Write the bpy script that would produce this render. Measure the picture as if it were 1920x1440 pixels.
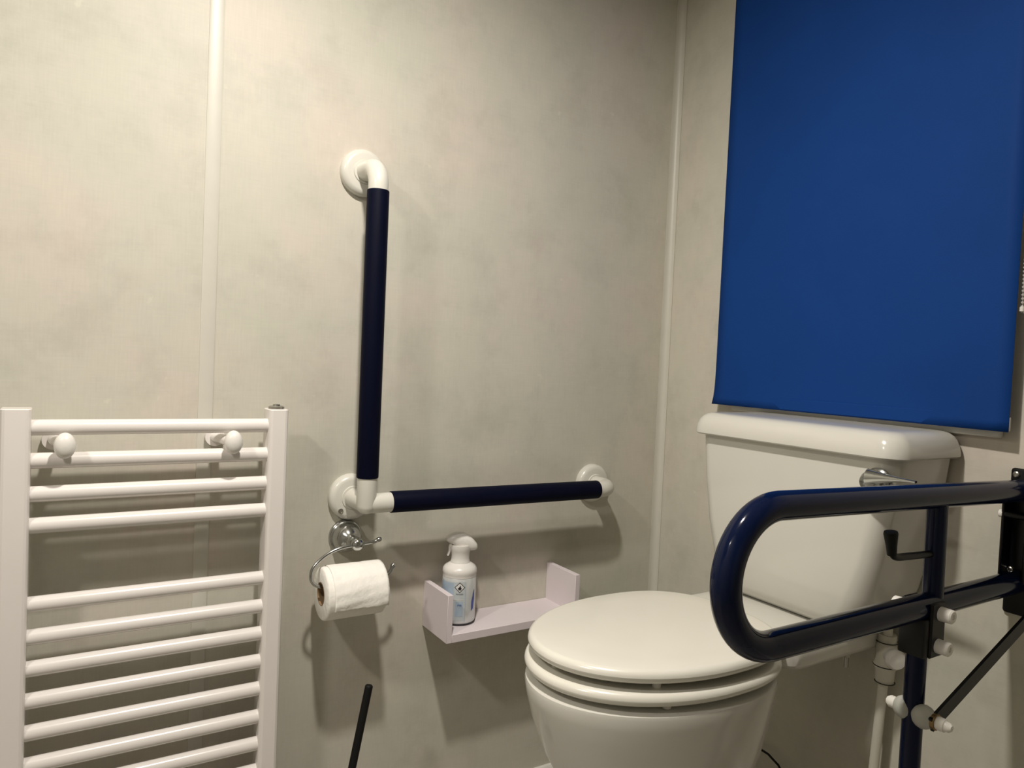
import bpy, bmesh, math, random
from mathutils import Vector, Matrix
random.seed(4)
for o in list(bpy.data.objects):
    bpy.data.objects.remove(o, do_unlink=True)
S = bpy.context.scene
C = S.collection
PI = math.pi

# ------------------------------------------------------------------ camera
YAW, PITCH, ROLL, FPX = math.radians(58.106), math.radians(-1.835), math.radians(2.536), 1351.8
cam_d = bpy.data.cameras.new('camera'); cam = bpy.data.objects.new('camera', cam_d); C.objects.link(cam)
fw = Vector((-math.sin(YAW)*math.cos(PITCH), math.cos(YAW)*math.cos(PITCH), math.sin(PITCH)))
r0 = Vector((math.cos(YAW), math.sin(YAW), 0)); u0 = r0.cross(fw)
rv = math.cos(ROLL)*r0 + math.sin(ROLL)*u0; uv = rv.cross(fw)
cam.matrix_world = Matrix(((rv.x, uv.x, -fw.x, 1.254), (rv.y, uv.y, -fw.y, -1.200), (rv.z, uv.z, -fw.z, 0.940), (0, 0, 0, 1)))
cam_d.sensor_width = 36; cam_d.lens = FPX/1920*36; cam_d.clip_start = 0.02
S.camera = cam

# ------------------------------------------------------------------ world, exposure, lamps
w = bpy.data.worlds.new('world'); S.world = w; w.use_nodes = True
w.node_tree.nodes['Background'].inputs[0].default_value = (0.02, 0.025, 0.04, 1)
w.node_tree.nodes['Background'].inputs[1].default_value = 0.3
S.view_settings.view_transform = 'Standard'; S.view_settings.look = 'None'
S.view_settings.exposure = 0.0; S.view_settings.gamma = 1.0; S.view_settings.use_curve_mapping = False
CEIL = 1.82
LAMPS = [((0.67, -0.95, CEIL-0.022), 16.6, 0.035), ((0.82, -1.92, CEIL-0.022), 12.3, 0.07)]
LAMP_COL = (1.0, 0.93, 0.85)
for i, (loc, pw, rad) in enumerate(LAMPS):
    ld = bpy.data.lights.new('lamp_glow', 'AREA'); ld.shape = 'DISK'; ld.size = rad*2
    ld.energy = pw; ld.color = LAMP_COL
    lo = bpy.data.objects.new('lamp_glow', ld); lo.location = loc; C.objects.link(lo)

# ------------------------------------------------------------------ materials
def nt(name):
    m = bpy.data.materials.new(name); m.use_nodes = True
    return m, m.node_tree, m.node_tree.nodes['Principled BSDF']
def mat(name, col, rough=0.5, metal=0.0, coat=0.0, var=0.03, scale=30, bump=0.0, bscale=200, spec=0.5):
    m, t, b = nt(name)
    tc = t.nodes.new('ShaderNodeTexCoord'); n = t.nodes.new('ShaderNodeTexNoise')
    n.inputs['Scale'].default_value = scale; n.inputs['Detail'].default_value = 4
    t.links.new(tc.outputs['Object'], n.inputs['Vector'])
    r = t.nodes.new('ShaderNodeValToRGB')
    r.color_ramp.elements[0].position = 0.3; r.color_ramp.elements[1].position = 0.7
    r.color_ramp.elements[0].color = tuple(c*(1-var) for c in col) + (1,)
    r.color_ramp.elements[1].color = tuple(min(1, c*(1+var)) for c in col) + (1,)
    t.links.new(n.outputs['Fac'], r.inputs['Fac']); t.links.new(r.outputs['Color'], b.inputs['Base Color'])
    b.inputs['Roughness'].default_value = rough; b.inputs['Metallic'].default_value = metal
    b.inputs['Coat Weight'].default_value = coat; b.inputs['Coat Roughness'].default_value = 0.08
    b.inputs['Specular IOR Level'].default_value = spec
    if bump:
        n2 = t.nodes.new('ShaderNodeTexNoise'); n2.inputs['Scale'].default_value = bscale; n2.inputs['Detail'].default_value = 3
        t.links.new(tc.outputs['Object'], n2.inputs['Vector'])
        bp = t.nodes.new('ShaderNodeBump'); bp.inputs['Strength'].default_value = bump; bp.inputs['Distance'].default_value = 0.001
        t.links.new(n2.outputs['Fac'], bp.inputs['Height']); t.links.new(bp.outputs['Normal'], b.inputs['Normal'])
    return m
def wall_mat():
    m, t, b = nt('stone_laminate'); L = t.links.new
    tc = t.nodes.new('ShaderNodeTexCoord')
    def noise(scale, detail, rough=0.6, mp=None):
        n = t.nodes.new('ShaderNodeTexNoise'); n.inputs['Scale'].default_value = scale
        n.inputs['Detail'].default_value = detail; n.inputs['Roughness'].default_value = rough
        if mp:
            k = t.nodes.new('ShaderNodeMapping'); k.inputs['Scale'].default_value = mp
            L(tc.outputs['Object'], k.inputs['Vector']); L(k.outputs['Vector'], n.inputs['Vector'])
        else: L(tc.outputs['Object'], n.inputs['Vector'])
        return n
    def ramp(src, stops):
        r = t.nodes.new('ShaderNodeValToRGB'); e = r.color_ramp.elements
        e[0].position, e[0].color = stops[0][0], stops[0][1] + (1,)
        e[1].position, e[1].color = stops[-1][0], stops[-1][1] + (1,)
        for p, c in stops[1:-1]:
            q = e.new(p); q.color = c + (1,)
        L(src.outputs['Fac'], r.inputs['Fac']); return r
    def mix(a, bb, fac, mode='MIX'):
        x = t.nodes.new('ShaderNodeMix'); x.data_type = 'RGBA'; x.blend_type = mode
        x.inputs[0].default_value = fac
        L(a, x.inputs[6]); L(bb, x.inputs[7]); return x.outputs[2]
    hue = ramp(noise(3.2, 5), [(0.32, (0.515, 0.512, 0.430)), (0.5, (0.550, 0.532, 0.455)), (0.66, (0.590, 0.537, 0.465))])
    blot = ramp(noise(9, 8, 0.7), [(0.3, (0.80, 0.80, 0.79)), (0.5, (1, 1, 1)), (0.72, (1.07, 1.07, 1.05))])
    wx = ramp(noise(60, 4, 0.6, (1, 6, 0.35)), [(0.3, (0.94, 0.94, 0.94)), (0.7, (1.05, 1.05, 1.05))])
    wy = ramp(noise(60, 4, 0.6, (0.35, 0.35, 6)), [(0.3, (0.95, 0.95, 0.95)), (0.7, (1.04, 1.04, 1.04))])
    spk = ramp(noise(38, 3, 0.5), [(0.70, (1, 1, 1)), (0.78, (1.12, 1.12, 1.10))])
    c = mix(hue.outputs[0], blot.outputs[0], 0.55, 'MULTIPLY')
    c = mix(c, wx.outputs[0], 0.45, 'MULTIPLY'); c = mix(c, wy.outputs[0], 0.45, 'MULTIPLY')
    c = mix(c, spk.outputs[0], 0.9, 'MULTIPLY')
    L(c, b.inputs['Base Color'])
    b.inputs['Roughness'].default_value = 0.5; b.inputs['Specular IOR Level'].default_value = 0.25
    return m
M = dict(
    wall=wall_mat(),
    plain=mat('painted_wall', (0.52, 0.50, 0.45), 0.6),
    trim=mat('pvc_trim', (0.575, 0.56, 0.49), 0.4, var=0.02),
    skirt=mat('white_skirting', (0.66, 0.65, 0.60), 0.35),
    ceil=mat('ceiling_white', (0.78, 0.76, 0.70), 0.6),
    floor=mat('grey_vinyl_floor', (0.34, 0.32, 0.28), 0.5, var=0.25, scale=60),
    ceramic=mat('white_ceramic', (0.61, 0.60, 0.545), 0.17, coat=0.15, var=0.01, scale=8),
    seat=mat('cream_painted_wood', (0.70, 0.685, 0.61), 0.25, coat=0.25, var=0.012, scale=14),
    rad=mat('white_radiator_enamel', (0.77, 0.735, 0.70), 0.22, coat=0.3, var=0.01),
    rail=mat('white_rail_plastic', (0.64, 0.63, 0.565), 0.3, coat=0.12, var=0.01),
    sleeve=mat('navy_ribbed_sleeve', (0.0015, 0.0025, 0.012), 0.55, var=0.1, spec=0.08),
    navy=mat('navy_gloss_steel', (0.002, 0.006, 0.028), 0.12, coat=0.0, spec=0.24, var=0.05, scale=20),
    black=mat('black_metal', (0.003, 0.003, 0.004), 0.4, spec=0.3),
    rubber=mat('black_rubber', (0.004, 0.004, 0.004), 0.6, spec=0.25),
    chrome=mat('chrome', (0.48, 0.49, 0.48), 0.17, metal=1.0, var=0.02),
    brass=mat('dull_brass', (0.25, 0.17, 0.08), 0.4, metal=1.0),
    beads=mat('nickel_beads', (0.72, 0.70, 0.66), 0.25, metal=0.5),
    steel=mat('steel_screw', (0.45, 0.44, 0.40), 0.3, metal=1.0),
    cap=mat('white_cap_plastic', (0.76, 0.74, 0.69), 0.35, var=0.01),
    greycap=mat('pale_grey_plastic', (0.40, 0.41, 0.37), 0.4, var=0.01),
    pipe=mat('white_pipe_plastic', (0.56, 0.54, 0.46), 0.35, var=0.02),
    shelf=mat('lavender_white_plastic', (0.70, 0.64, 0.66), 0.5, var=0.012),
    blind=mat('blue_blind_fabric', (0.0035, 0.042, 0.205), 0.7, var=0.06, scale=5, bump=0.15, bscale=900, spec=0.15),
    hem=mat('white_blind_edge', (0.6, 0.6, 0.58), 0.5),
    paper=mat('toilet_tissue', (0.88, 0.86, 0.80), 0.9, var=0.015, scale=60, bump=1.0, bscale=110, spec=0.1),
    core=mat('cardboard_core', (0.26, 0.17, 0.09), 0.8),
    bottle=mat('silver_white_can', (0.66, 0.68, 0.68), 0.25, metal=0.25, var=0.03),
    blue_l=mat('pale_blue_print', (0.40, 0.50, 0.60), 0.35, var=0.10, scale=40),
    blue_p=mat('grey_blue_print', (0.52, 0.57, 0.58), 0.35, var=0.04),
    blue_d=mat('deep_blue_print', (0.05, 0.09, 0.36), 0.35),
    ink=mat('black_ink', (0.012, 0.011, 0.014), 0.5),
    white=mat('white_print', (0.72, 0.72, 0.70), 0.4),
    spray=mat('white_spray_plastic', (0.76, 0.74, 0.70), 0.3, var=0.01),
)
gm, gt, gb = nt('window_glass')
gb.inputs['Base Color'].default_value = (0.9, 0.95, 1, 1); gb.inputs['Transmission Weight'].default_value = 1.0; gb.inputs['Roughness'].default_value = 0.3
M['glass'] = gm
em, et, eb = nt('lamp_diffuser'); eb.inputs['Emission Color'].default_value = LAMP_COL + (1,); eb.inputs['Emission Strength'].default_value = 3
M['lens'] = em

# ------------------------------------------------------------------ helpers
def obj(name, bm, m, parent=None, smooth=True, angle=38):
    me = bpy.data.meshes.new(name)
    bmesh.ops.recalc_face_normals(bm, faces=bm.faces[:])
    bm.to_mesh(me); bm.free()
    if smooth:
        for p in me.polygons: p.use_smooth = True
        me.set_sharp_from_angle(angle=math.radians(angle))
    me.materials.append(M[m] if isinstance(m, str) else m)
    o = bpy.data.objects.new(name, me); C.objects.link(o)
    if parent:
        o.parent = parent; o.matrix_parent_inverse = Matrix.Translation(-Vector(parent.location))
    return o
def tag(o, label=None, cat=None, group=None, kind=None):
    if label: o['label'] = label
    if cat: o['category'] = cat
    if group: o['group'] = group
    if kind: o['kind'] = kind
    return o
def thing(name, label, cat, loc=(0, 0, 0), group=None):
    o = bpy.data.objects.new(name, None); C.objects.link(o); o.location = loc; o.empty_display_size = 0.05
    return tag(o, label, cat, group)
def box(bm, a, b, bev=0.0, seg=2):
    vs = [bm.verts.new((x, y, z)) for x in (a[0], b[0]) for y in (a[1], b[1]) for z in (a[2], b[2])]
    fs = [(0, 1, 3, 2), (4, 6, 7, 5), (0, 4, 5, 1), (2, 3, 7, 6), (0, 2, 6, 4), (1, 5, 7, 3)]
    F = [bm.faces.new([vs[i] for i in f]) for f in fs]
    if bev:
        E = list({e for f in F for e in f.edges})
        bmesh.ops.bevel(bm, geom=E, offset=bev, segments=seg, affect='EDGES', profile=0.5)
    return bm
def nb(): return bmesh.new()
def loft(bm, rings, cap=True, closed=True):
    R = [[bm.verts.new(p) for p in r] for r in rings]; n = len(R[0])
    for a, b in zip(R, R[1:]):
        for i in range(n if closed else n-1):
            j = (i+1) % n
            bm.faces.new((a[i], a[j], b[j], b[i]))
    if cap and closed:
        bm.faces.new(R[0][::-1]); bm.faces.new(R[-1])
    return R
def tube(bm, pts, r, seg=20, cap=True, ry=None):
    pts = [Vector(p) for p in pts]; n = len(pts)
    rr = r if isinstance(r, (list, tuple)) else [r]*n
    T = [(pts[min(i+1, n-1)]-pts[max(i-1, 0)]).normalized() for i in range(n)]
    up = Vector((0, 0, 1)) if abs(T[0].z) < 0.9 else Vector((1, 0, 0))
    N = (up - T[0]*up.dot(T[0])).normalized(); rings = []
    for i in range(n):
        N = (N - T[i]*N.dot(T[i])).normalized(); B = T[i].cross(N)
        rings.append([pts[i] + (N*math.cos(a)*rr[i] + B*math.sin(a)*rr[i]*(ry or 1)) for a in [2*PI*k/seg for k in range(seg)]])
    loft(bm, rings, cap); return bm
def arc(c, r, a0, a1, u, v, n=12):
    c, u, v = Vector(c), Vector(u), Vector(v)
    return [c + u*r*math.cos(a0+(a1-a0)*i/n) + v*r*math.sin(a0+(a1-a0)*i/n) for i in range(n+1)]
def lathe(bm, origin, axis, prof, seg=32, cap=True):
    o, a = Vector(origin), Vector(axis).normalized()
    up = Vector((0, 0, 1)) if abs(a.z) < 0.9 else Vector((1, 0, 0))
    N = (up - a*up.dot(a)).normalized(); B = a.cross(N)
    loft(bm, [[o + a*h + (N*math.cos(t)+B*math.sin(t))*max(r, 1e-5) for t in [2*PI*k/seg for k in range(seg)]] for h, r in prof], cap)
    return bm
def rrect(x0, x1, y0, y1, rf, rb, z, n=8):
    """rounded rectangle; rf at the front (y0) corners, rb at the back (y1)"""
    out = []
    for cx, cy, r, a in ((x1-rb, y1-rb, rb, 0), (x0+rb, y1-rb, rb, PI/2), (x0+rf, y0+rf, rf, PI), (x1-rf, y0+rf, rf, 1.5*PI)):
        for i in range(n+1):
            t = a + PI/2*i/n; out.append(Vector((cx+r*math.cos(t), cy+r*math.sin(t), z)))
    return out
def egg(x0, yc, a, bf, bb, z, e=2.05, eb=2.6, n=96):
    out = []
    for i in range(n):
        t = 2*PI*i/n; c, s = math.cos(t), math.sin(t)
        E = eb if s > 0 else e; B = bb if s > 0 else bf
        out.append(Vector((x0+a*math.copysign(abs(c)**(2/E), c), yc+B*math.copysign(abs(s)**(2/E), s), z)))
    return out
def edge_profile(z0, z1, r, n=5):
    """(inset, z) for a slab with rounded edges"""
    p = [(r*(1-math.sin(t)), z0+r*(1-math.cos(t))) for t in [PI/2*i/n for i in range(n+1)]]
    p += [(r*(1-math.cos(t)), z1-r+r*math.sin(t)) for t in [PI/2*i/n for i in range(n+1)]]
    return p

# ------------------------------------------------------------------ room
RX, RY = 2.60, -2.95
def struct(name, bm, m, parent=None, smooth=False):
    o = obj(name, bm, m, parent, smooth)
    if not parent: o['kind'] = 'structure'
    return o
struct('floor', box(nb(), (-0.1, RY-0.1, -0.1), (RX+0.1, 0.1, 0)), 'floor')
struct('ceiling', box(nb(), (-0.1, RY-0.1, CEIL), (RX+0.1, 0.1, CEIL+0.1)), 'ceil')
wl = struct('wall_left', box(nb(), (-0.1, RY, 0), (-0.008, 0.1, CEIL)), 'plain')
struct('wall_right', box(nb(), (RX, RY, 0), (RX+0.1, 0.1, CEIL)), 'plain')
struct('wall_front', box(nb(), (-0.1, RY-0.1, 0), (RX+0.1, RY, CEIL)), 'plain')
struct('added_shade_wall', box(nb(), (.785, -1.53, 0), (RX, -1.45, CEIL)), 'plain')  # unseen wall added to shade the cistern side and right of the blind
JY = -1.004
for y0, y1 in ((RY, JY-1.0), (JY-0.9995, JY-0.0015), (JY+0.0015, 0.0)):
    struct('wall_panel', box(nb(), (-0.008, y0, 0), (0, y1, CEIL), 0.0005, 1), 'wall', wl)
WX0, WX1, WZ0, WZ1 = 0.245, 0.700, 0.885, 1.74
def holed(x0, x1, y0, y1):
    bm = nb()
    box(bm, (x0, y0, 0), (WX0, y1, CEIL)); box(bm, (WX1, y0, 0), (x1, y1, CEIL))
    box(bm, (WX0, y0, 0), (WX1, y1, WZ0)); box(bm, (WX0, y0, WZ1), (WX1, y1, CEIL))
    return bm
wb = struct('wall_back', holed(-0.008, RX, 0.008, 0.1), 'plain')
struct('wall_panel', holed(0, 1.0, 0, 0.008), 'wall', wb)
struct('wall_panel', box(nb(), (1.003, 0, 0), (RX, 0.008, CEIL)), 'wall', wb)
# joint strips
def strip(name, pts2, z0, z1, m='trim'):
    bm = nb(); loft(bm, [[Vector((x, y, z)) for x, y in pts2] for z in (z0, z1)])
    return struct(name, bm, m, None, True)
strip('trim_1', [(0, JY-.011), (.0012, JY-.011), (.0022, JY-.008), (.0022, JY+.008), (.0012, JY+.011), (0, JY+.011)], 0.06, CEIL)
cv = [(0, 0), (0, -.016), (.0018, -.0165)] + [(.0145-.0125*math.cos(a), -.0145+.0125*math.sin(a)) for a in [PI/2*i/6 for i in range(7)]] + [(.0165, -.0018), (.016, 0)]
strip('trim_2', cv, 0.06, CEIL)
def skirting(name, a, b, nrm):
    a, b, n = Vector(a), Vector(b), Vector(nrm)
    prof = [(0, 0), (.014, 0), (.014, .050), (.011, .058), (.006, .064), (0, .065)]
    bm = nb(); loft(bm, [[p + n*d + Vector((0, 0, h)) for d, h in prof] for p in (a, b)])
    struct(name, bm, 'skirt', None, True)
skirting('baseboard_left', (0, RY, 0), (0, 0, 0), (1, 0, 0))
skirting('baseboard_back', (0.0, 0, 0), (RX, 0, 0), (0, -1, 0))
# window behind the blind
win = struct('window_1', nb(), 'skirt')
bm = nb()
for a, b in (((WX0-.028, -.012, WZ0-.028), (WX1+.028, .0, WZ0+.004)), ((WX0-.028, -.012, WZ1-.004), (WX1+.028, .0, WZ1+.028)),
             ((WX0-.028, -.012, WZ0), (WX0+.004, .0, WZ1)), ((WX1-.004, -.012, WZ0), (WX1+.028, .0, WZ1))):
    box(bm, a, b, 0.002, 1)
win_frame = obj('window_frame', bm, 'skirt', win)
obj('pane', box(nb(), (WX0, .05, WZ0), (WX1, .056, WZ1)), 'glass', win)
for i, (loc, pw, rad) in enumerate(LAMPS):
    t = thing('ceiling_light', ['small round ceiling downlight above the toilet area', 'small round ceiling downlight near the far end of the room'][i], 'light', (loc[0], loc[1], CEIL))
    bm = nb(); lathe(bm, (loc[0], loc[1], CEIL), (0, 0, -1), [(0, rad+.02), (.006, rad+.018), (.012, rad+.006), (.006, rad+.004), (.004, rad)], 32, False); obj('bezel', bm, 'cap', t)
    bm = nb(); lathe(bm, (loc[0], loc[1], CEIL), (0, 0, -1), [(0.002, rad), (.004, rad)], 32); obj('diffuser', bm, 'lens', t)

# ------------------------------------------------------------------ toilet
T = thing('toilet', 'white close-coupled toilet with closed cream lid standing below the blue blind', 'toilet', (0.455, -0.30, 0))
X0, YC = 0.455, -0.415
# pan
bm = nb()
secs = [(0.0, .100, .145, .12, 2.4), (.03, .095, .140, .12, 2.4), (.12, .082, .110, .12, 2.2), (.20, .090, .112, .125, 2.1),
        (.27, .106, .130, .13, 2.0), (.33, .124, .162, .14, 2.0), (.38, .138, .190, .15, 2.0), (.43, .1475, .211, .16, 2.0),
        (.465, .1530, .221, .165, 2.0), (.482, .1552, .2240, .165, 2.0), (.487, .1545, .2230, .163, 2.0), (.490, .150, .218, .158, 2.0)]
loft(bm, [egg(X0, YC, a, bf, bb, z, e, 2.6) for z, a, bf, bb, e in secs] )
obj('pan', bm, 'ceramic', T)
bm = nb()   # deck that carries the cistern
prof = [(.474, .040, .05), (.480, .020, .03), (.490, .006, .008), (.498, .001, .0), (.515, .0, .0), (.526, .002, .001), (.532, .007, .005), (.534, .014, .012)]
loft(bm, [rrect(.330+i, .580-i, -.275+j, -.012, .035, .01, z) for z, i, j in prof])
box(bm, (.40, -.285, .20), (.49, -.215, .478), .02, 3)
obj('cistern_shelf', bm, 'ceramic', T)
# cistern
bm = nb()
S_ = [(.5345, .372, .562, -.128, .03), (.537, .350, .584, -.146, .035), (.545, .336, .598, -.156, .036), (.560, .326, .610, -.163, .036), (.60, .313, .625, -.168, .034), (.66, .301, .639, -.170, .030),
      (.74, .290, .653, -.170, .026), (.822, .283, .662, -.170, .024)]
loft(bm, [rrect(a, b, y, -.006, r, .012, z) for z, a, b, y, r in S_])
obj('cistern', bm, 'ceramic', T)
bm = nb()
R = []
for ins, z in [(.010, .819), (.003, .8195), (.0, .822), (.0, .828), (.002, .838), (.0055, .847), (.010, .853), (.016, .8572), (.024, .8595), (.034, .8603), (.09, .861)]:
    R.append(rrect(.268+ins, .676-ins, -.186+ins, -.004-ins*.3, max(.034-ins*.5, .006), .012, z))
loft(bm, R)
obj('cistern_lid', bm, 'ceramic', T)
# lever
lv = nb()
HX, HY, HZ = .640, -.170, .786
lathe(lv, (HX, HY+.001, HZ), (0, -1, 0), [(0, .020), (.005, .020), (.008, .017), (.010, .012), (.016, .012), (.019, .0145), (.026, .0150), (.032, .0115), (.0345, .0)], 28)
lev = obj('flush_lever', lv, 'chrome', T); lev['label'] = 'chrome flush lever'
lv = nb()
n = 16; rings = []
for i in range(n+1):
    s = i/n; x = HX-.006+.078*s; wd = .012*(1-s)**1.3+.0045; th = .0125*(1-s)**1.6+.0018
    y = HY-.026-.006*s; z = HZ+.006+.012*s-.006*s*s
    if i == 0: wd *= .4; th *= .4
    rings.append([Vector((x, y+wd*.7*math.cos(a), z+th*math.sin(a))) for a in [2*PI*k/16 for k in range(16)]])
loft(lv, rings); obj('lever_arm', lv, 'chrome', lev)
# seat ring and lid
def slab_egg(bm, z0, z1, r, a, bf, bb, dome=0.0, yc=YC):
    rings = [egg(X0, yc, a-i, bf-i, bb-i, z) for i, z in edge_profile(z0, z1, r)]
    if dome:
        for k in (.03, .07, .11): rings.append(egg(X0, yc, a-r-k, bf-r-k, bb-r-k, z1+dome*(k/.11)))
    loft(bm, rings)
bm = nb()
A_, BF, BB = .154, .220, .172
prof = edge_profile(.4995, .518, .0092)
outer = [egg(X0, YC, A_+.003-i, BF+.004-i, BB-i, z) for i, z in prof]
inner = [egg(X0, YC-.01, A_-.055+i, BF-.055+i, BB-.075+i, z) for i, z in prof][::-1]
Rg = loft(bm, outer+inner, cap=False)
for k in range(len(Rg[0])):
    j = (k+1) % len(Rg[0]); bm.faces.new((Rg[-1][k], Rg[-1][j], Rg[0][j], Rg[0][k]))
seat = obj('seat', bm, 'seat', T)
bm = nb()
for px, py in ((.0, -.200), (-.12, -.10), (.12, -.10), (-.10, .12), (.10, .12)):
    lathe(bm, (X0+px, YC+py, .491), (0, 0, 1), [(0, .004), (.001, .006), (.009, .007)], 14); obj('bumper', bm, 'cap', seat); bm = nb()
bm.free()
bm = nb(); slab_egg(bm, .5285, .5475, .0095, A_, BF, BB, 0.0008)
lid = obj('seat_lid', bm, 'seat', T)
bm = nb()
for px, py in ((.0, -.195), (-.11, -.11), (.11, -.11)):
    lathe(bm, (X0+px, YC+py, .517), (0, 0, 1), [(0, .006), (.012, .006)], 14); obj('bumper', bm, 'cap', lid); bm = nb()
bm.free()
for s in (-1, 1):
    bm = nb(); tube(bm, [(X0+s*.07-.018, -.2395, .526), (X0+s*.07+.018, -.2395, .526)], .0075, 18); obj('hinge', bm, 'cap', T)
bm = nb(); tube(bm, [(.545, -.075, .51), (.545, -.075, .452)], .0045, 10); lathe(bm, (.545, -.075, .470), (0, 0, 1), [(0, .0075), (.006, .0075)], 6)
obj('fixing_bolt', bm, 'steel', T)

# ------------------------------------------------------------------ water pipe behind the drop-down rail
P = thing('water_pipe', 'white plastic water pipe with isolating valve running down the wall behind the navy rail', 'pipe', (.592, -.03, 0))
PX, PY = .593, -.036
bm = nb(); tube(bm, [(PX-.028, PY, .066), (PX-.012, PY, .28), (PX-.004, PY, .44)], .0078, 18); tube(bm, [(PX, PY, .49), (PX+.002, PY-.01, .56)], .0078, 18)
tube(bm, [(PX-.028, PY, .0), (PX-.028, PY, .068)], .0078, 18)
obj('pipe', bm, 'pipe', P)
bm = nb(); lathe(bm, (PX-.003, PY, .437), (0.02, 0, 1), [(0, .0125), (.003, .0145), (.022, .0155), (.026, .0185), (.030, .0185), (.036, .016), (.062, .0165), (.066, .0145), (.080, .014), (.082, .010)], 26)
obj('compression_fitting', bm, 'pipe', P)
bm = nb(); lathe(bm, (PX+.004, PY-.004, .487), (.82, -.50, -.05), [(0, .011), (.014, .014), (.018, .0165), (.024, .0165), (.029, .013), (.031, .0)], 24)
obj('valve_cap', bm, 'cap', P)
for z, r in ((.4375, .0150), (.4655, .0187), (.505, .0166)):
    bm = nb(); tube(bm, arc((PX-.002, PY, z), r, 0, 2*PI, (1, 0, 0), (0, 1, 0), 28), .0008, 6, False); obj('seal_ring', bm, 'rubber', P)
cab = tag(obj('cable', tube(nb(), [Vector(p) for p in [(.27, -.012, .15), (.30, -.014, .185), (.33, -.016, .196), (.36, -.018, .196), (.385, -.019, .187), (.402, -.020, .170), (.412, -.020, .14), (.415, -.020, .07)]], .0022, 10), 'rubber'),
          'thin black cable curving out from behind the toilet pan', 'cable')

# ------------------------------------------------------------------ L-shaped grab rail on left wall
G = thing('grab_rail', 'white L-shaped wall grab rail with navy grip sleeves beside the toilet', 'grab rail', (0, -.755, .682))
GX, GY, GZT, GZ, GYR = .075, -.7515, 1.262, .6825, -.203
def flange(y, z, r=.0415):
    bm = nb(); lathe(bm, (0, y, z), (1, 0, 0), [(0, r), (.008, r), (.012, r-.002), (.0155, r-.006), (.0165, r-.010), (.0165, .0215), (.0185, .0205), (.0185, .0178)], 48)
    return obj('wall_flange', bm, 'rail', G)
F1, F2, F3 = flange(GY-.003, GZT), flange(GY-.003, GZ), flange(GYR, GZ-.004)
rb = .0172
q = .034
bm = nb(); tube(bm, [(.010, GY-.003, GZT), (GX-q, GY-.001, GZT)] + arc((GX-q, GY, GZT-q), q, PI/2, 0, (1, 0, 0), (0, 0, 1), 10)[1:] + [(GX, GY, 1.219)], rb, 28); obj('elbow', bm, 'rail', G)
bm = nb(); tube(bm, [(.010, GY-.003, GZ), (GX-.02, GY, GZ), (GX, GY+.002, GZ)], rb, 28)
lathe(bm, (GX, GY, GZ-.0175), (0, 0, 1), [(0, .004), (.002, .010), (.007, .0155), (.014, .0172), (.0655, .0172)], 28)
tube(bm, [(GX-.002, GY-.004, GZ), (GX, GY+.012, GZ), (GX, GY+.046, GZ)], [.0165, rb, rb], 28)
obj('corner_joint', bm, 'rail', G)
bm = nb(); tube(bm, [(GX, GYR-.045, GZ-.004), (GX, GYR-q+.0, GZ-.004)] + arc((GX-q, GYR-q, GZ-.004), q, 0, PI/2, (1, 0, 0), (0, 1, 0), 10)[1:] + [(.010, GYR, GZ-.004)], rb, 28); obj('elbow', bm, 'rail', G)
def sleeve(p0, p1):
    p0, p1 = Vector(p0), Vector(p1); d = (p1-p0).normalized(); L = (p1-p0).length
    bm = nb(); prof = [(0, .0176), (.0006, .0186), (.002, .0189), (L-.002, .0189), (L-.0006, .0186), (L, .0176)]
    lathe(bm, p0, d, prof, 40); o = obj('grip_sleeve', bm, 'sleeve', G); o['label'] = 'dark navy grip sleeve'
sleeve((GX, GY, .7275), (GX, GY, 1.220)); sleeve((GX, GY+.044, GZ), (GX, GYR-.042, GZ-.004))
bm = nb(); lathe(bm, (.0158, GY-.025, GZ-.023), (1, 0, 0), [(0, .0048), (.0014, .0046), (.0016, .003), (.0008, .0026), (.0008, .0)], 16); obj('screw', bm, 'steel', F2)

# ------------------------------------------------------------------ ladder towel radiator
Rr = thing('towel_radiator', 'white ladder towel radiator mounted on the left wall', 'radiator', (.09, -1.085, .1))
ZT = .8455
for k, (y0, y1) in enumerate(((-1.2722, -1.2363), (-.9201, -.8888))):
    bm = nb()
    def ring(z, i, y0=y0, y1=y1):
        h = [(.040+i, y0+i), (.071, y0+i), (.0740, y0+.0008+i), (.0765, y0+.0028+i), (.078-i, y0+.0060)]
        h += [(x, y0+y1-y) for x, y in h[::-1]]
        return [Vector((x, y, z)) for x, y in h]
    loft(bm, [ring(.10, .003), ring(.102, 0), ring(ZT-.0015, 0), ring(ZT, .0015)])
    obj('upright', bm, 'rad', Rr, angle=25)
bars = [.8187, .7723, .7257, .6816, .5707, .5243, .4794, .4337, .3881, .3417, .2970, .2515, .2065, .125]
for z in bars:
    obj('rung', tube(nb(), [(.062, -1.240, z), (.062, -.917, z)], .0112, 24, False), 'rad', Rr)
for y in (-1.1966, -.9753):
    bm = nb()
    tube(bm, [(.0005, y-.014, .7955), (.012, y-.014, .7955)], .015, 20)
    tube(bm, [(.010, y-.014, .7955), (.04, y-.010, .7955), (.085, y, .7955)], .008, 20)
    br = obj('wall_bracket', bm, 'rad', Rr)
    bm = nb(); rings = []
    for h, q_ in [(.078, .62), (.082, .9), (.086, 1.0), (.091, .98), (.095, .85), (.098, .6), (.0995, .3), (.100, .02)]:
        rings.append([Vector((h, y+.0135*q_*math.cos(a), .7955+.0182*q_*math.sin(a))) for a in [2*PI*k/28 for k in range(28)]])
    loft(bm, rings); obj('bracket_cap', bm, 'cap', br)
bm = nb(); lathe(bm, (.058, -.905, ZT-.001), (0, 0, 1), [(0, .0125), (.004, .0125), (.0055, .010), (.0055, .006), (.008, .0055), (.008, .002), (.005, .002), (.005, 0)], 20); bv = obj('bleed_valve', bm, 'steel', Rr); bv['label'] = 'dull metal bleed valve'
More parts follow.
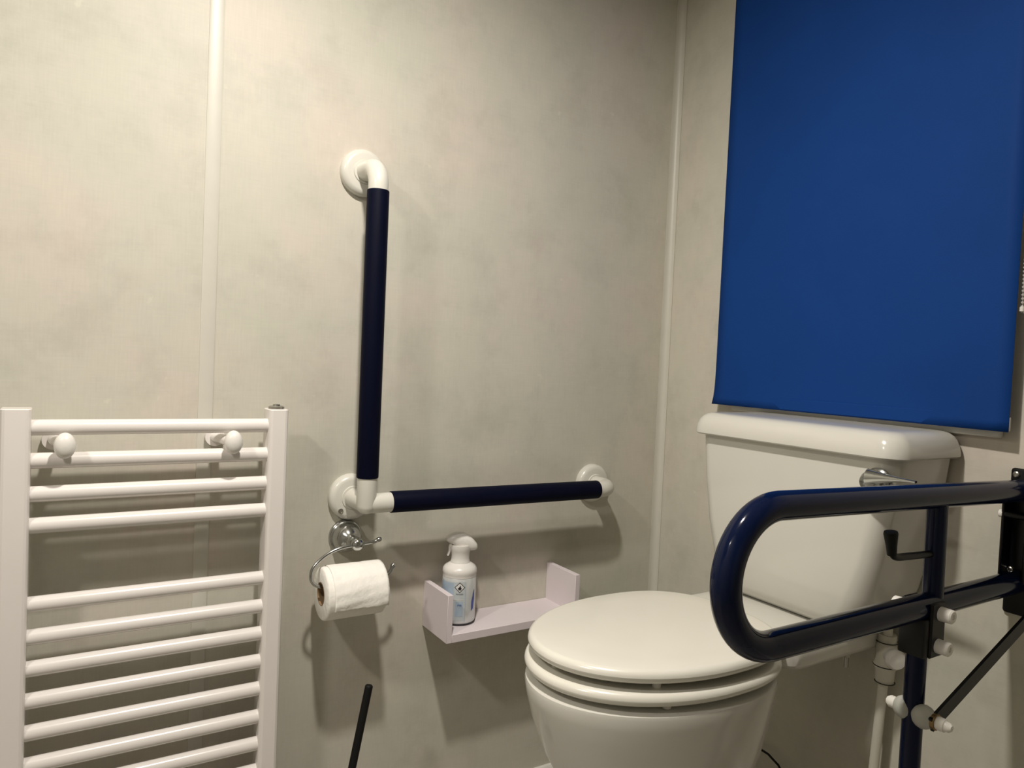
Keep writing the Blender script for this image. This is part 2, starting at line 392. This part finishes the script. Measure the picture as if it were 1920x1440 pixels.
for y in (-1.254, -.9045):
    bm = nb(); tube(bm, [(.056, y, .10), (.056, y, .06), (.056, y, .0)], .0075, 16); lathe(bm, (.056, y, .05), (0, 0, 1), [(0, .012), (.04, .012), (.045, .008)], 20)
    obj('feed_pipe', bm, 'chrome', Rr)

# ------------------------------------------------------------------ toilet roll holder and roll
H = thing('toilet_roll_holder', 'chrome wire toilet roll holder mounted below the grab rail corner', 'holder', (0, -.762, .612))
HYc, HZc = -.762, .611
bm = nb(); lathe(bm, (0, HYc, HZc), (1, 0, 0), [(0, .0300), (.0025, .0302), (.0045, .0292), (.0055, .0278), (.0070, .0285), (.0095, .0283), (.011, .0268), (.0125, .0255), (.016, .0252), (.021, .0240), (.026, .0215), (.030, .0185), (.034, .0145), (.037, .0110), (.041, .0088), (.046, .0080), (.049, .0100), (.052, .0102), (.055, .0082), (.058, .0085), (.062, .0105), (.067, .0115), (.072, .0105), (.076, .007), (.0775, 0)], 40)
obj('rosette', bm, 'chrome', H)
RAX, RAZ = .071, .547      # rod through the roll
pts = [(.066, HYc+.038, HZc+.004), (.066, HYc+.030, HZc+.001), (.066, HYc+.015, HZc+.000), (.067, HYc, HZc-.001), (.067, HYc-.03, HZc-.004), (.067, HYc-.055, HZc-.014), (.068, HYc-.075, HZc-.031), (.070, HYc-.080, HZc-.046), (.070, HYc-.076, HZc-.058), (RAX, HYc-.064, RAZ-.001), (RAX, HYc-.05, RAZ), (RAX, HYc+.03, RAZ+.002), (RAX, HYc+.052, RAZ+.004), (RAX, HYc+.061, RAZ+.010), (RAX, HYc+.065, RAZ+.018)]
def smooth_path(p, n=6):
    p = [Vector(q) for q in p]; out = []
    for i in range(len(p)-1):
        a, b, c, d = p[max(i-1, 0)], p[i], p[i+1], p[min(i+2, len(p)-1)]
        for k in range(n):
            t = k/n; out.append(.5*((2*b)+(c-a)*t+(2*a-5*b+4*c-d)*t*t+(3*b-a-3*c+d)*t**3))
    return out+[p[-1]]
sp = smooth_path(pts)
obj('wire_arm', tube(nb(), sp, .0030, 14), 'chrome', H)
for p, dr in ((pts[0], (0, .96, .28)), (pts[-1], (0, .5, .9))):
    obj('finial', lathe(nb(), p, dr, [(-.004, .003), (0, .0042), (.003, .0045), (.006, .003), (.007, 0)], 14), 'chrome', H)
RC = Vector((.071, -.7725, .5335)); RL, RR, RI = .104, .0445, .0195
rl = thing('toilet_roll', 'white toilet paper roll hanging on the chrome wire holder', 'toilet roll', RC)
bm = nb(); rings = []
y0, y1 = RC.y-RL/2, RC.y+RL/2
prof = [(y0, RI), (y0-.0, RR-.003), (y0+.002, RR-.0006), (y0+.004, RR), (y1-.004, RR), (y1-.002, RR-.0006), (y1, RR-.003), (y1, RI)]
Rg = loft(bm, [[Vector((RC.x+r*math.cos(a), y, RC.z+r*math.sin(a))) for a in [2*PI*k/64 for k in range(64)]] for y, r in prof], cap=False)
obj('paper', bm, 'paper', rl, angle=60)
bm = nb(); loft(bm, [[Vector((RC.x+r*math.cos(a), y, RC.z+r*math.sin(a))) for a in [2*PI*k/40 for k in range(40)]] for y, r in ((y0-.0005, RI), (y0-.0005, RI-.0012), (y1+.0005, RI-.0012), (y1+.0005, RI))], cap=False)
Rg = obj('core', bm, 'core', rl); Rg['label'] = 'brown cardboard core'
bm = nb()   # loose leaf wrapped over the front
NA, NY = 40, 26; vv = []
for i in range(NA+1):
    s = i/NA; row = []
    for j in range(NY+1):
        u = j/NY; y = y0+.010+(RL-.0095)*u
        a = math.radians(125-150*s)
        r = RR+.0008+.0022*max(0, s-.45)+.0006*math.sin(9*u+7*s)*s+.0005*math.sin(31*u-11*s)*s+.0004*math.sin(43*s+5*u)*s
        p = Vector((RC.x+r*math.cos(a), y, RC.z+r*math.sin(a)))
        if s > .82: p.x = p.x+ (s-.82)*.010; 
        row.append(bm.verts.new(p))
    vv.append(row)
for i in range(NA):
    for j in range(NY): bm.faces.new((vv[i][j], vv[i+1][j], vv[i+1][j+1], vv[i][j+1]))
lf = obj('loose_leaf', bm, 'paper', rl, angle=60)
sd = lf.modifiers.new('s', 'SOLIDIFY'); sd.thickness = .0008; sd.offset = 1

# ------------------------------------------------------------------ wall shelf and spray bottle
Sh = thing('wall_shelf', 'small lavender white plastic shelf on the left wall holding a spray bottle', 'shelf', (0, -.45, .418))
obj('shelf_base', box(nb(), (.0005, -.5894, .421), (.104, -.3116, .4355), .0004, 1), 'shelf', Sh)
obj('side_panel', box(nb(), (.0005, -.6000, .421), (.104, -.5893, .509), .0004, 1), 'shelf', Sh)
obj('side_panel', box(nb(), (.0005, -.3117, .421), (.104, -.3010, .5125), .0004, 1), 'shelf', Sh)
BX, BY, BZ, BR = .0405, -.5445, .4358, .0325
B = thing('spray_bottle', 'white and blue spray bottle standing on the small wall shelf', 'bottle', (BX, BY, BZ))
bm = nb(); lathe(bm, (BX, BY, BZ+.0015), (0, 0, 1), [(0, .026), (0, BR-.002), (.003, BR-.0004), (.006, BR), (.086, BR), (.088, BR-.0012), (.0895, BR-.002), (.0895, 0)], 48); obj('body', bm, 'bottle', B)
bm = nb(); lathe(bm, (BX, BY, BZ), (0, 0, 1), [(0, BR-.001), (.0030, BR+.0004), (.0036, BR-.001)], 48); bb_ = obj('base_ring', bm, 'ink', B); bb_['label'] = 'dark base rim'
bm = nb(); lathe(bm, (BX, BY, BZ+.0885), (0, 0, 1), [(0, BR-.001), (.001, BR-.0002), (.006, BR-.0002), (.008, BR+.0006), (.014, BR+.0002), (.019, BR-.003), (.023, BR-.009), (.0255, BR-.0135), (.029, .0182), (.031, .0174), (.036, .0172), (.043, .0176), (.048, .0192), (.055, .0212), (.060, .0210)], 48); obj('collar', bm, 'spray', B)
# spray head: nose towards +y, tail and trigger towards -y
bm = nb()
cx, cy, cz = BX, BY, BZ+.140
u = Vector((.25, .97, 0)).normalized(); v = Vector((0, 0, 1)); wv = u.cross(v)
# outline (u, z): stations along u with lower and upper height and half width
st = [(-.0295, .0165, .0205, .006), (-.026, .0135, .0245, .011), (-.016, .0085, .0300, .0150), (-.004, .003, .0315, .0170), (.008, -.002, .0295, .0180), (.018, -.004, .0235, .0175), (.026, -.003, .0155, .0160), (.0300, -.001, .0105, .0125), (.0312, .001, .0075, .008)]
rings = []
for a, lo, hi, hw in st:
    m_, h_ = (lo+hi)/2, (hi-lo)/2
    rings.append([Vector((cx, cy, cz)) + u*a + v*(m_+h_*math.copysign(abs(math.sin(t))**.75, math.sin(t))) + wv*hw*math.copysign(abs(math.cos(t))**.75, math.cos(t)) for t in [2*PI*k/24 for k in range(24)]])
loft(bm, rings); obj('spray_head', bm, 'spray', B, angle=50)
bm = nb(); rings = []
for s, a, z, hw in [(0, -.018, .012, .006), (.3, -.0215, .004, .0055), (.6, -.0215, -.004, .005), (1, -.0245, -.0125, .004)]:
    c0 = Vector((cx, cy, cz))+u*a+v*z
    rings.append([c0+u*.0022*math.cos(t)+wv*hw*math.sin(t) for t in [2*PI*k/12 for k in range(12)]])
loft(bm, rings); obj('trigger', bm, 'spray', B)
PH = math.atan2(-1.2-BY, 1.254-BX)     # the printed front
def wrap(poly, name, m, off, parent=B, flip=False):
    """flat outline (s in metres around the can, h above base) laid on the can as a thin print"""
    bm = nb()
    smin, smax = min(p[0] for p in poly), max(p[0] for p in poly)
    vs = [bm.verts.new((p[0], p[1], 0)) for p in poly]; f = bm.faces.new(vs)
    n = max(1, int((smax-smin)/.003))
    for i in range(1, n):
        x = smin+(smax-smin)*i/n
        bmesh.ops.bisect_plane(bm, geom=bm.verts[:]+bm.edges[:]+bm.faces[:], plane_co=(x, 0, 0), plane_no=(1, 0, 0))
    r = BR+off
    for vx in bm.verts:
        s, h = vx.co.x, vx.co.y; a = PH+s/BR; vx.co = Vector((BX+r*math.cos(a), BY+r*math.sin(a), BZ+h))
    return obj(name, bm, m, parent)
rect = lambda a, b, c, d: [(a, c), (b, c), (b, d), (a, d)]
lab = wrap(rect(-.050, .013, .010, .0835), 'label_panel', 'blue_p', .0003); lab['label'] = 'pale blue printed label'
wrap(rect(-.050, -.010, .050, .0815), 'print_block', 'blue_l', .0005, lab)
wrap(rect(.0125, .0133, .008, .084), 'print_line', 'blue_l', .0006, lab)
wrap(rect(-.010, .0095, .0495, .0507), 'print_line', 'white', .0006, lab)
wrap(rect(-.006, .0085, .018, .0465), 'print_block', 'blue_l', .0005, lab)
dc = (.0015, .0735); dg = lambda r: [(dc[0], dc[1]-r), (dc[0]+r, dc[1]), (dc[0], dc[1]+r), (dc[0]-r, dc[1])]
wrap(dg(.0100), 'hazard_diamond', 'ink', .0006, lab); wrap(dg(.0084), 'hazard_field', 'white', .0008, lab)
fl = [(-.0022, -.0040), (.0022, -.0040), (.0032, -.0018), (.0030, .0004), (.0018, -.0006), (.0020, .0020), (.0004, .0048), (.0001, .0026), (-.0014, .0008), (-.0020, -.0008), (-.0032, .0002), (-.0033, -.0020)]
wrap([(dc[0]+a, dc[1]+b) for a, b in fl], 'flame_symbol', 'ink', .0010, lab)
wrap(rect(dc[0]-.0024, dc[0]+.0024, dc[1]-.0052, dc[1]-.0045), 'flame_symbol', 'ink', .0010, lab)
def text_wrap(txt, size, s0, h0, m, name):
    cu = bpy.data.curves.new('t', 'FONT'); cu.body = txt; cu.size = size; cu.align_x = 'CENTER'
    to = bpy.data.objects.new('t', cu); C.objects.link(to); bpy.context.view_layer.update()
    me = bpy.data.meshes.new_from_object(to.evaluated_get(bpy.context.evaluated_depsgraph_get()))
    bpy.data.objects.remove(to, do_unlink=True)
    r = BR+.0010
    for vx in me.vertices:
        s, h = s0+vx.co.x, h0+vx.co.y; a = PH+s/BR; vx.co = Vector((BX+r*math.cos(a), BY+r*math.sin(a), BZ+h))
    me.materials.append(M[m]); o = bpy.data.objects.new(name, me); C.objects.link(o); o.parent = lab
text_wrap('DANGER', .0034, dc[0], .0600, 'ink', 'print_text')
text_wrap('IPIB', .0052, .0018, .0380, 'blue_d', 'print_text')
wrap([(.0270, .026), (.0330, .030), (.0360, .050), (.0350, .068), (.0315, .060), (.0270, .044)], 'print_swoosh', 'blue_d', .0005, lab)

# ------------------------------------------------------------------ toilet brush
tb = thing('toilet_brush', 'thin black toilet brush handle leaning up in front of the left wall', 'toilet brush', (.11, -.81, .02))
top, dr = Vector((.11, -.7475, .378)), Vector((0, -.024, -.132)).normalized()
obj('handle', lathe(nb(), top, dr, [(0, .0), (0, .0052), (.0015, .0066), (.003, .0068), (.29, .0068)], 20), 'rubber', tb)
obj('brush_head', lathe(nb(), top+dr*.285, dr, [(0, .006), (.01, .025), (.05, .03), (.06, .02)], 24), 'cap', tb)
bh = thing('brush_holder', 'black cylindrical toilet brush holder on the floor under the brush handle', 'brush holder', (.11, -.808, 0))
bm = nb(); lathe(bm, (.11, -.808, 0), (0, 0, 1), [(.0, .048), (.10, .048), (.105, .045), (.10, .043), (.01, .043), (.01, 0)], 32); obj('holder_cup', bm, 'rubber', bh)

# ------------------------------------------------------------------ blue roller blind
Bl = thing('roller_blind', 'blue fabric roller blind covering the window above the toilet', 'blind', (.475, -.04, .868))
bx0, bx1, by, bz0, bz1 = .1875, .7475, -.030, .8675, 1.79
bm = nb(); rows = []
NZ, NXb = 60, 24
for i in range(NZ+1):
    z = bz0+.0005+(bz1-bz0)*i/NZ; row = []
    for j in range(NXb+1):
        s = j/NXb
        flare = -.006*math.exp(-(z-bz0)/.02)
        x = bx0+(bx1-bx0)*s + (flare if s == 0 else 0)
        y = by + .0035*math.sin(PI*s)*math.exp(-(z-bz0)/.5) - .0015*math.exp(-(z-bz0)/.03) - .0012*math.sin(5.2*s+2.0*z)
        row.append(bm.verts.new((x, y, z)))
    rows.append(row)
for a, b in zip(rows, rows[1:]):
    for j in range(NXb): bm.faces.new((a[j], a[j+1], b[j+1], b[j]))
fab = obj('fabric', bm, 'blind', Bl, angle=80)
sd = fab.modifiers.new('s', 'SOLIDIFY'); sd.thickness = .0012
hm = obj('bottom_bar', box(nb(), (bx0+.002, by+.0015, bz0+.002), (bx1-.0015, by+.0045, bz0+.024), .001, 1), 'blind', Bl)
obj('end_cap', box(nb(), (bx1-.0008, by+.0000, bz0+.002), (bx1+.0004, by+.0040, bz0+.022), .0005, 1), 'hem', Bl)
obj('roller_tube', tube(nb(), [(bx0-.012, by+.013, bz1), (bx1+.036, by+.013, bz1)], .0125, 24), 'hem', Bl)
for x in (bx0-.016, bx1+.036): obj('bracket', box(nb(), (x, -.050, bz1-.02), (x+.004, 0, bz1+.025), .001, 1), 'hem', Bl)
bm = nb()
pth = [(.7515, -.024, z) for z in [1.785-.0056*k for k in range(132)]]
zb = pth[-1][2]
pth += [(.7635-.012*math.cos(a), -.024, zb-.012*math.sin(a)) for a in [PI*k/7 for k in range(1, 7)]]
pth += [(.7755, -.024, z) for z in [zb+.0056*k for k in range(132)]]
for p in pth: bmesh.ops.create_icosphere(bm, subdivisions=1, radius=.0022, matrix=Matrix.Translation(p))
tube(bm, [pth[i] for i in range(0, len(pth), 4)], .0005, 5)
ch = obj('bead_chain', bm, 'beads', Bl); ch['kind'] = 'stuff'; ch['label'] = 'silver bead pull chain'
bm = nb(); lathe(bm, (.7515, -.024, zb-.004), (0, 0, 1), [(-.005, 0), (-.003, .003), (.003, .003), (.005, 0)], 12); obj('chain_joiner', bm, 'cap', Bl)

# ------------------------------------------------------------------ navy drop-down support rail
D = thing('drop_down_rail', 'glossy navy drop-down support rail with leg, hinged on the wall right of the toilet', 'support rail', (.76, 0, .70))
DX = .762; TR = .0160
zt0, zt1, zb_ = .784, .7995, .6495
rc = (zt1-zb_)/2
pts = [(DX, -.012, zt0), (DX, -.03, zt0+.0005), (DX, -.3, (zt0+zt1)/2+.0008)] + arc((DX, -.555, (zt1+zb_)/2), rc, PI/2, 1.5*PI, (0, 1, 0), (0, 0, 1), 28) + [(DX, -.3, zb_), (DX, -.03, zb_+.0005), (DX, -.012, zb_+.001)]
obj('looped_tube', tube(nb(), pts, TR, 36), 'navy', D, angle=60)
SY = -.238
obj('strut', tube(nb(), [(DX, SY-.002, zt0+.004), (DX, SY, zb_+.004)], .0125, 24), 'navy', D)
bm = nb(); hk = smooth_path([(DX, SY, .7155), (DX, -.30, .7185), (DX, -.328, .7205), (DX, -.338, .728), (DX, -.342, .742), (DX, -.343, .752)], 5)
tube(bm, hk, .0046, 14); hook = obj('hook', bm, 'black', D)
bm = nb(); lathe(bm, (DX, -.3375, .724), (0, -.18, 1), [(0, .0055), (.012, .0064), (.027, .0084), (.0295, .0078), (.030, 0)], 20); obj('rubber_tip', bm, 'rubber', hook)
# wall plate and hinge
bm = nb(); box(bm, (.7435, -.007, .60), (.800, 0, .815), .004, 2); wp = obj('wall_plate', bm, 'black', D)
for x in (.7445, .7755):
    obj('hinge_cheek', box(nb(), (x, -.030, .652), (x+.004, -.005, .778), .0015, 1), 'black', D)
for x, z in ((.7515, .806), (.7515, .665), (.792, .806), (.792, .665)):
    bm = nb(); lathe(bm, (x, -.0068, z), (0, -1, 0), [(0, .0048), (.0022, .0044), (.003, .003), (.0018, .0024), (.0018, 0)], 14); obj('screw', bm, 'steel', wp)
obj('hinge_pin', tube(nb(), [(.742, -.024, .748), (.785, -.024, .748)], .0050, 14), 'black', D); bm = nb(); lathe(bm, (.7455, -.024, .748), (-1, 0, 0), [(0, .006), (.005, .006), (.007, .003)], 16); obj('pivot_cap', bm, 'cap', D)
# leg with its clamp
LY = -.268
lg = obj('leg', tube(nb(), [(DX, LY, .62), (DX, LY, .012)], .0124, 30), 'navy', D)
obj('rubber_foot', lathe(nb(), (DX, LY, 0), (0, 0, 1), [(0, .022), (.02, .021), (.024, .018)], 24), 'rubber', lg)
bm = nb(); box(bm, (DX-.017, LY-.016, .590), (DX+.017, LY+.018, .640), .003, 2)
box(bm, (DX+.015, LY-.006, .590), (DX+.020, LY+.026, .660), .002, 1); box(bm, (DX-.020, LY-.006, .590), (DX-.015, LY+.026, .660), .002, 1)
cl = obj('clamp', bm, 'black', D)
for x, y, z, d in ((DX+.018, LY+.013, .6455, 1), (DX+.018, LY+.010, .6050, 1), (DX-.018, LY+.004, .645, -1)):
    bm = nb(); lathe(bm, (x, y, z), (d, 0, 0), [(0, .0085), (.002, .0092), (.016, .0088), (.0175, .0072), (.0175, .0034), (.0160, .003), (.0160, 0)], 24); obj('bolt_cap', bm, 'cap', cl)
JZ = .5165
bm = nb(); lathe(bm, (DX+.004, LY-.006, JZ), (1, 0, 0), [(.0, .006), (.004, .0115), (.008, .0140), (.013, .0150), (.018, .0140), (.022, .0115), (.0255, .0095)], 28); obj('pivot_boss', bm, 'greycap', lg)
bm = nb(); lathe(bm, (DX+.004, LY-.002, JZ), (-1, 0, 0), [(.0, .006), (.004, .0115), (.008, .0140), (.013, .0150), (.018, .0140), (.022, .0115), (.024, .0095)], 28); obj('pivot_boss', bm, 'greycap', lg)
bx_ = DX+.0300
bm = nb(); b0, b1 = Vector((bx_, LY-.006, JZ)), Vector((bx_, -.010, .622))
d = (b1-b0).normalized(); nn = Vector((0, -d.z, d.y))*.0092; xx = Vector((.002, 0, 0))
loft(bm, [[p+nn+xx, p+nn-xx, p-nn-xx, p-nn+xx] for p in (b0-d*.008, b1)])
brc = obj('diagonal_brace', bm, 'black', D, False)
bm = nb(); lathe(bm, (bx_-.004, LY-.006, JZ), (1, 0, 0), [(0, .010), (.0075, .010), (.0075, .006)], 22); obj('washer', bm, 'brass', brc)
bm = nb(); lathe(bm, (bx_+.003, LY-.006, JZ), (1, 0, 0), [(0, .0078), (.003, .0085), (.010, .0080), (.011, .0066), (.015, .0060), (.018, .0035), (.0185, 0)], 22); obj('bolt_cap', bm, 'cap', brc)
bm = nb(); lathe(bm, (DX-.018, LY-.002, JZ), (-1, 0, 0), [(0, .0078), (.010, .0078), (.014, .005), (.015, 0)], 20); obj('bolt_cap', bm, 'cap', lg)
